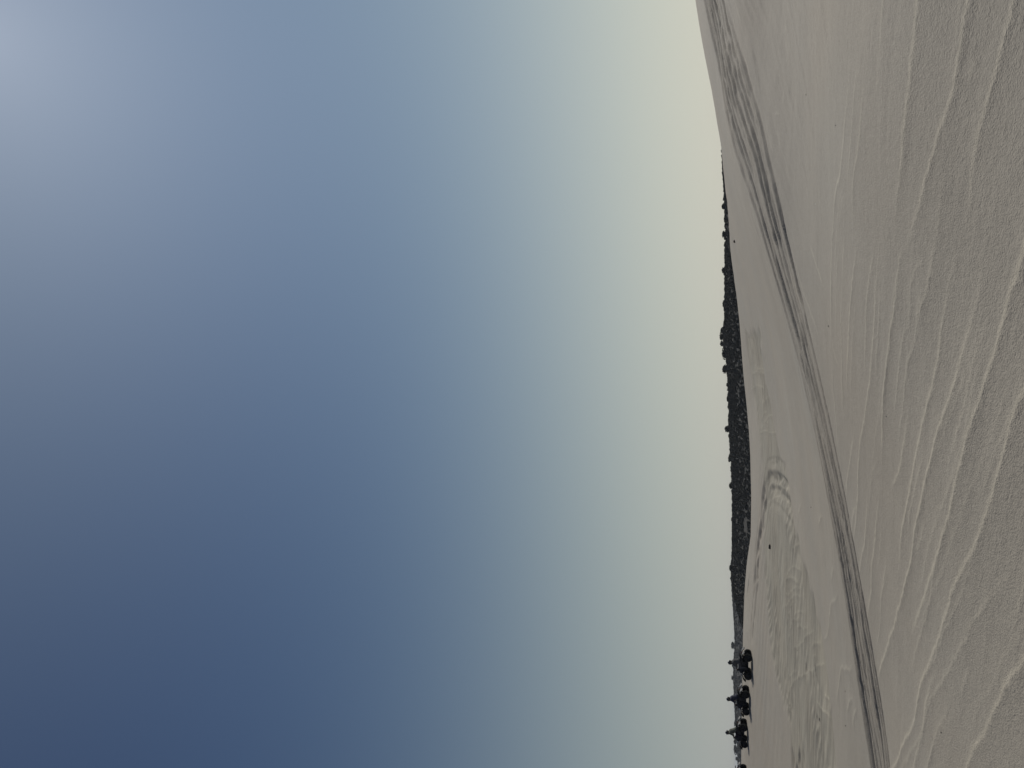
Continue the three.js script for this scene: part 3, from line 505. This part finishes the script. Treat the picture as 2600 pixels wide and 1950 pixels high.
// ---------------------------------------------------------------- riders: one skin drawn over a jointed skeleton
function skin(bones, k, cell, seedBox) {                                    // surface of tapered bones joined with a smooth minimum
  const lo = [1e9, 1e9, 1e9], hi = [-1e9, -1e9, -1e9];
  for (const [a, b, ra, rb] of bones) for (let i = 0; i < 3; i++) { lo[i] = Math.min(lo[i], a[i] - ra, b[i] - rb); hi[i] = Math.max(hi[i], a[i] + ra, b[i] + rb); }
  for (let i = 0; i < 3; i++) { lo[i] -= 2.5 * cell; hi[i] += 2.5 * cell; }
  const n = lo.map((v, i) => Math.ceil((hi[i] - v) / cell) + 1), F = new Float32Array(n[0] * n[1] * n[2]);
  const f = (x, y, z) => {
    let m = 1e3;
    for (const [a, b, ra, rb, sq = 1] of bones) {
      const bx = b[0] - a[0], by = b[1] - a[1], bz = (b[2] - a[2]), px = x - a[0], py = y - a[1], pz = (z - a[2]);
      const t = clamp((px * bx + py * by + pz * bz) / (bx * bx + by * by + bz * bz + 1e-9), 0, 1);
      const v = Math.hypot(px - bx * t, py - by * t, (pz - bz * t) / sq) - lerp(ra, rb, t), h = clamp(0.5 + 0.5 * (m - v) / k, 0, 1);
      m = lerp(m, v, h) - k * h * (1 - h);
    }
    return m;
  };
  let o = 0; for (let z = 0; z < n[2]; z++) for (let y = 0; y < n[1]; y++) for (let x = 0; x < n[0]; x++) F[o++] = f(lo[0] + x * cell, lo[1] + y * cell, lo[2] + z * cell);
  const id = new Int32Array(F.length).fill(-1), pos = [], idx = [], sx = 1, sy = n[0], sz = n[0] * n[1], cs = [0, sx, sy, sx + sy, sz, sx + sz, sy + sz, sx + sy + sz], E = [[0, 1], [2, 3], [4, 5], [6, 7], [0, 2], [1, 3], [4, 6], [5, 7], [0, 4], [1, 5], [2, 6], [3, 7]];
  for (let z = 0; z < n[2] - 1; z++) for (let y = 0; y < n[1] - 1; y++) for (let x = 0; x < n[0] - 1; x++) {
    const c = x + y * sy + z * sz; let px = 0, py = 0, pz = 0, cnt = 0;
    for (const [a, b] of E) { const u = F[c + cs[a]], v = F[c + cs[b]]; if ((u < 0) !== (v < 0)) { const t = u / (u - v); px += lerp(a & 1, b & 1, t); py += lerp((a >> 1) & 1, (b >> 1) & 1, t); pz += lerp(a >> 2, b >> 2, t); cnt++; } }
    if (cnt) { id[c] = pos.length / 3; pos.push(lo[0] + (x + px / cnt) * cell, lo[1] + (y + py / cnt) * cell, lo[2] + (z + pz / cnt) * cell); }
  }
  const quad = (a, b, c, d, flip) => { if (a < 0 || b < 0 || c < 0 || d < 0) return; if (flip) idx.push(a, c, b, a, d, c); else idx.push(a, b, c, a, c, d); };
  for (let z = 1; z < n[2] - 1; z++) for (let y = 1; y < n[1] - 1; y++) for (let x = 1; x < n[0] - 1; x++) {
    const c = x + y * sy + z * sz, s = F[c] < 0;
    if (s !== (F[c + sx] < 0)) quad(id[c - sy - sz], id[c - sz], id[c], id[c - sy], !s);
    if (s !== (F[c + sy] < 0)) quad(id[c - sx - sz], id[c - sx], id[c], id[c - sz], !s);
    if (s !== (F[c + sz] < 0)) quad(id[c - sx - sy], id[c - sy], id[c], id[c - sx], !s);
  }
  const g = new THREE.BufferGeometry(); g.setAttribute('position', new THREE.Float32BufferAttribute(pos, 3)); g.setIndex(idx); g.computeVertexNormals(); return g;
}
const skinMat = new THREE.MeshStandardMaterial({ color: new THREE.Color().setRGB(0.32, 0.2, 0.14), roughness: 0.6 });
const helmetMat = new THREE.MeshPhysicalMaterial({ color: new THREE.Color().setRGB(0.012, 0.012, 0.013), roughness: 0.35, clearcoat: 0.5, clearcoatRoughness: 0.3 });
const visorMat = new THREE.MeshStandardMaterial({ color: new THREE.Color().setRGB(0.01, 0.01, 0.012), roughness: 0.15 });
const bootMat = new THREE.MeshStandardMaterial({ color: new THREE.Color().setRGB(0.02, 0.018, 0.016), roughness: 0.8 });
function makeRider(lean, shirt, trousers) {                                 // lean: how far the shoulders and head come forward
  const p = new THREE.Group(); p.name = 'person';
  const J = { pelvis: [-0.22, 0.90, 0], belly: [-0.2 + 0.35 * lean, 1.04, 0], chest: [-0.18 + 0.75 * lean, 1.22, 0], neck: [-0.14 + lean, 1.38, 0], skull: [-0.11 + 1.15 * lean, 1.475, 0] };
  const arm = (s) => ({ sh: [-0.15 + 0.95 * lean, 1.325, s * 0.175], el: [0.04 + 0.2 * lean, 1.09, s * 0.31], wr: [0.25, 1.055, s * 0.335] });
  const leg = (s) => ({ hip: [-0.2, 0.87, s * 0.1], kn: [0.2, 0.78, s * 0.235], an: [0.06, 0.36, s * 0.29], toe: [0.22, 0.31, s * 0.30] });
  const torso = [[J.pelvis, J.belly, 0.115, 0.105, 1.35], [J.belly, J.chest, 0.105, 0.125, 1.35], [J.chest, [J.neck[0], J.neck[1] - 0.04, 0], 0.12, 0.07, 1.3]];
  const bones = [...torso, [J.neck, J.skull, 0.055, 0.06]];
  for (const s of [-1, 1]) { const a = arm(s), l = leg(s); bones.push([[J.chest[0], 1.29, s * 0.08], a.sh, 0.07, 0.062], [a.sh, a.el, 0.052, 0.042], [a.el, a.wr, 0.041, 0.029], [J.pelvis, l.hip, 0.1, 0.095], [l.hip, l.kn, 0.09, 0.062], [l.kn, l.an, 0.06, 0.042], [l.an, l.toe, 0.045, 0.034]); }
  const geos = [skin(bones, 0.03, 0.018)];
  // head with a face, and hands closed on the grips, on finer grids
  const [hx, hy] = J.skull;
  geos.push(skin([[[hx - 0.01, hy + 0.05, 0], [hx - 0.012, hy + 0.06, 0], 0.092, 0.092, 0.86], [[hx + 0.025, hy - 0.02, 0], [hx + 0.04, hy - 0.055, 0], 0.062, 0.045, 0.9], [[hx + 0.085, hy + 0.03, 0], [hx + 0.102, hy + 0.0, 0], 0.010, 0.014], [[hx + 0.07, hy - 0.035, -0.02], [hx + 0.07, hy - 0.035, 0.02], 0.012, 0.012], [[hx - 0.005, hy + 0.03, -0.085], [hx - 0.005, hy - 0.005, -0.08], 0.014, 0.01], [[hx - 0.005, hy + 0.03, 0.085], [hx - 0.005, hy - 0.005, 0.08], 0.014, 0.01], [[hx - 0.01, hy - 0.02, 0], [J.neck[0], J.neck[1], 0], 0.055, 0.055]], 0.012, 0.007));
  for (const s of [-1, 1]) {
    const w = arm(s).wr, hb = [[w, [0.285, 1.052, s * 0.33], 0.027, 0.026, 1.3]];
    for (let f = 0; f < 4; f++) { const z = s * (0.292 + f * 0.021), L = [0.9, 1, 0.95, 0.8][f], y0 = 1.05 - 0.004 * Math.abs(f - 1); hb.push([[0.29, y0 + 0.008, z], [0.322, y0 + 0.024, z], 0.0105, 0.0098], [[0.322, y0 + 0.024, z], [0.322 + 0.03 * L, y0 - 0.008, z], 0.0098, 0.009], [[0.322 + 0.03 * L, y0 - 0.008, z], [0.318, y0 - 0.034 * L, z], 0.009, 0.0075]); }
    hb.push([[0.275, 1.04, s * 0.30], [0.295, 1.015, s * 0.284], 0.0125, 0.011], [[0.295, 1.015, s * 0.284], [0.328, 1.008, s * 0.286], 0.011, 0.009]);
    geos.push(skin(hb, 0.006, 0.0045));
  }
  part('body', mergeGeometries(geos), skinMat, p);
  const cloth = [...torso.map(([a, b, ra, rb, q]) => [a, b, ra + 0.055, rb + 0.052, q])];
  for (const s of [-1, 1]) { const a = arm(s); cloth.push([[J.chest[0], 1.29, s * 0.08], a.sh, 0.1, 0.092], [a.sh, a.el, 0.092, 0.076], [a.el, [lerp(a.el[0], a.wr[0], 0.8), lerp(a.el[1], a.wr[1], 0.8), lerp(a.el[2], a.wr[2], 0.8)], 0.058, 0.046]); }
  part('jacket', skin(cloth, 0.035, 0.016), shirt, p);
  const tr = [[J.pelvis, [J.pelvis[0] + 0.01, J.pelvis[1] + 0.06, 0], 0.132, 0.125, 1.35]];
  for (const s of [-1, 1]) { const l = leg(s); tr.push([J.pelvis, l.hip, 0.115, 0.115], [l.hip, l.kn, 0.108, 0.08], [l.kn, [lerp(l.kn[0], l.an[0], 0.82), lerp(l.kn[1], l.an[1], 0.82), lerp(l.kn[2], l.an[2], 0.82)], 0.078, 0.062]); }
  part('trousers', skin(tr, 0.03, 0.016), trousers, p);
  for (const s of [-1, 1]) { const l = leg(s); part('boot', skin([[[l.an[0], l.an[1] + 0.09, l.an[2]], l.an, 0.055, 0.056], [l.an, [l.toe[0], l.toe[1] + 0.01, l.toe[2]], 0.058, 0.046, 0.95]], 0.02, 0.012), bootMat, p); }
  const hel = part('helmet', (() => {
    const shell = skin([[[hx - 0.012, hy + 0.055, 0], [hx - 0.012, hy + 0.062, 0], 0.162, 0.162, 0.95], [[hx + 0.03, hy - 0.03, 0], [hx + 0.065, hy - 0.05, 0], 0.085, 0.062, 1.05], [[hx - 0.03, hy - 0.02, 0], [hx - 0.02, hy - 0.04, 0], 0.105, 0.1, 0.95]], 0.03, 0.012); return shell;
  })(), helmetMat, p);
  part('visor', new THREE.SphereGeometry(0.128, 20, 10, -0.95, 1.9, 1.15, 0.55).rotateY(0).scale(1.03, 0.95, 0.97).rotateY(Math.PI).translate(hx - 0.006, hy + 0.05, 0), visorMat, hel);
  part('peak', new THREE.BoxGeometry(0.1, 0.012, 0.17).rotateZ(0.18).translate(hx + 0.13, hy + 0.115, 0), helmetMat, hel);
  return p;
}
{
  const cloth = (r, g, b) => new THREE.MeshStandardMaterial({ color: new THREE.Color().setRGB(r, g, b), roughness: 0.95 });
  const quad = makeQuad();
  // [photograph column of the middle, distance, turn away, lean, jacket, trousers, words]
  const team = [
    [1688, 62, 0.10, 0.08, cloth(0.10, 0.10, 0.10), cloth(0.10, 0.10, 0.105), 'black quad bike at the tail of the convoy, its rider in grey', 'rider in a grey top and black helmet on the tail quad bike'],
    [1779, 64, 0.16, 0.15, cloth(0.03, 0.034, 0.06), cloth(0.02, 0.02, 0.024), 'black quad bike ridden by the person in dark blue', 'rider in a dark blue top and black helmet on a quad bike'],
    [1863, 66.5, 0.14, 0.18, cloth(0.12, 0.125, 0.10), cloth(0.025, 0.02, 0.03), 'black quad bike ridden by the person in olive grey', 'rider in an olive grey top leaning toward the handlebar'],
    [1979, 68, 0.14, 0.08, cloth(0.05, 0.05, 0.05), cloth(0.02, 0.02, 0.02), 'black quad bike leading the convoy, only its rear wheel in view', 'rider in a dark top on the leading quad bike'],
  ];
  team.forEach(([Y, dd, turn, lean, jk, tr, words, who], i) => {
    const [a] = ray(1903, Y), x = a * dd, d = dd, q = i ? quad.clone() : quad;
    const head = Math.PI - turn, fx = Math.cos(head), fz = -Math.sin(head);  // heading in x, z
    const gy = (s) => ground(x + fx * s, d - fz * s), front = gy(0.66), rear = gy(-0.66), pitch = Math.atan2(front - rear, 1.32);
    const place = (o) => { o.rotation.order = 'YZX'; o.rotation.set(0, head, pitch); o.position.set(x, (front + rear) / 2 - 0.012, -d); o.scale.setScalar(1.04); };
    q.name = 'quad_bike'; place(q); tag(q, words, 'quad bike', 'quad bikes riding in single file along the dune');
    const p = makeRider(lean, jk, tr); place(p); tag(p, who, 'person', 'riders of the quad bikes');
  });
}

// ---------------------------------------------------------------- bits lying on the sand
{
  const dark = new THREE.MeshStandardMaterial({ color: new THREE.Color().setRGB(0.03, 0.028, 0.025), roughness: 0.95 }), brown = new THREE.MeshStandardMaterial({ color: new THREE.Color().setRGB(0.07, 0.06, 0.05), roughness: 0.95 }), white = new THREE.MeshStandardMaterial({ color: new THREE.Color().setRGB(0.6, 0.58, 0.54), roughness: 0.8 });
  function pebble(seed, sx, sy, sz) {
    const g = new THREE.IcosahedronGeometry(0.5, 2), p = g.attributes.position;
    for (let i = 0; i < p.count; i++) { const x = p.getX(i), y = p.getY(i), z = p.getZ(i), k = 1 + 0.35 * noise(x * 3.1 + seed, y * 3.1 + z * 2.3) + 0.2 * noise(z * 6 + seed, x * 6 - y * 4); p.setXYZ(i, x * k * sx, (y * k + 0.22) * sy, z * k * sz); }
    g.computeVertexNormals(); return g;
  }
  const put = (X, Y, name, geo, mat, turn, label, cat, group) => { const [x, d] = hit(X, Y), m = new THREE.Mesh(geo, mat); m.name = name; m.castShadow = m.receiveShadow = true; m.position.set(x, ground(x, d) - 0.004, -d); m.rotation.y = turn; return tag(m, label, cat, group); };
  put(1952, 1388, 'dark_lump', pebble(3, 0.3, 0.17, 0.2), dark, 0.3, 'black lump lying alone on sand in the scoured hollow', 'lump');
  put(1866, 613, 'dark_lump', pebble(9, 0.22, 0.13, 0.14), brown, 1.0, 'small dark lump on smooth sand below the wooded hill', 'lump');
  const spots = [[2133, 104], [2513, 42], [2498, 74], [2458, 216], [2462, 239], [2048, 240], [2124, 318], [2104, 828], [2254, 1057], [2060, 1288], [2477, 1008], [2566, 1030], [1899, 857], [2021, 1651], [2148, 1755], [2148, 1843], [2184, 1552], [2397, 1860]], r = rng(61);
  spots.forEach(([X, Y], i) => { const [, d] = hit(X, Y), s = Math.min(0.03, (1.9 + 1.4 * r()) * d / FOCAL); put(X, Y, 'dark_pebble', pebble(20 + i, s * 1.5, s * 0.9, s), i % 3 ? dark : brown, r() * 6.283, 'tiny dark pebble lying on the bare sand', 'pebble', 'dark pebbles scattered on the sand'); });
  for (const [X, Y] of [[2478, 393], [2474, 530], [2072, 518], [2444, 322]]) { const [, d] = hit(X, Y), s = 3.2 * d / FOCAL; put(X, Y, 'white_shell_chip', pebble(X, s, s * 0.7, s), white, r() * 6, 'tiny white chip lying on the bare sand', 'shell chip', 'white chips scattered on the sand'); }
}
// thin haze that greys the ridge on the horizon
scene.fog = new THREE.FogExp2(new THREE.Color(0.86, 0.9, 0.95), 0.0001);
renderer.render(scene, camera);
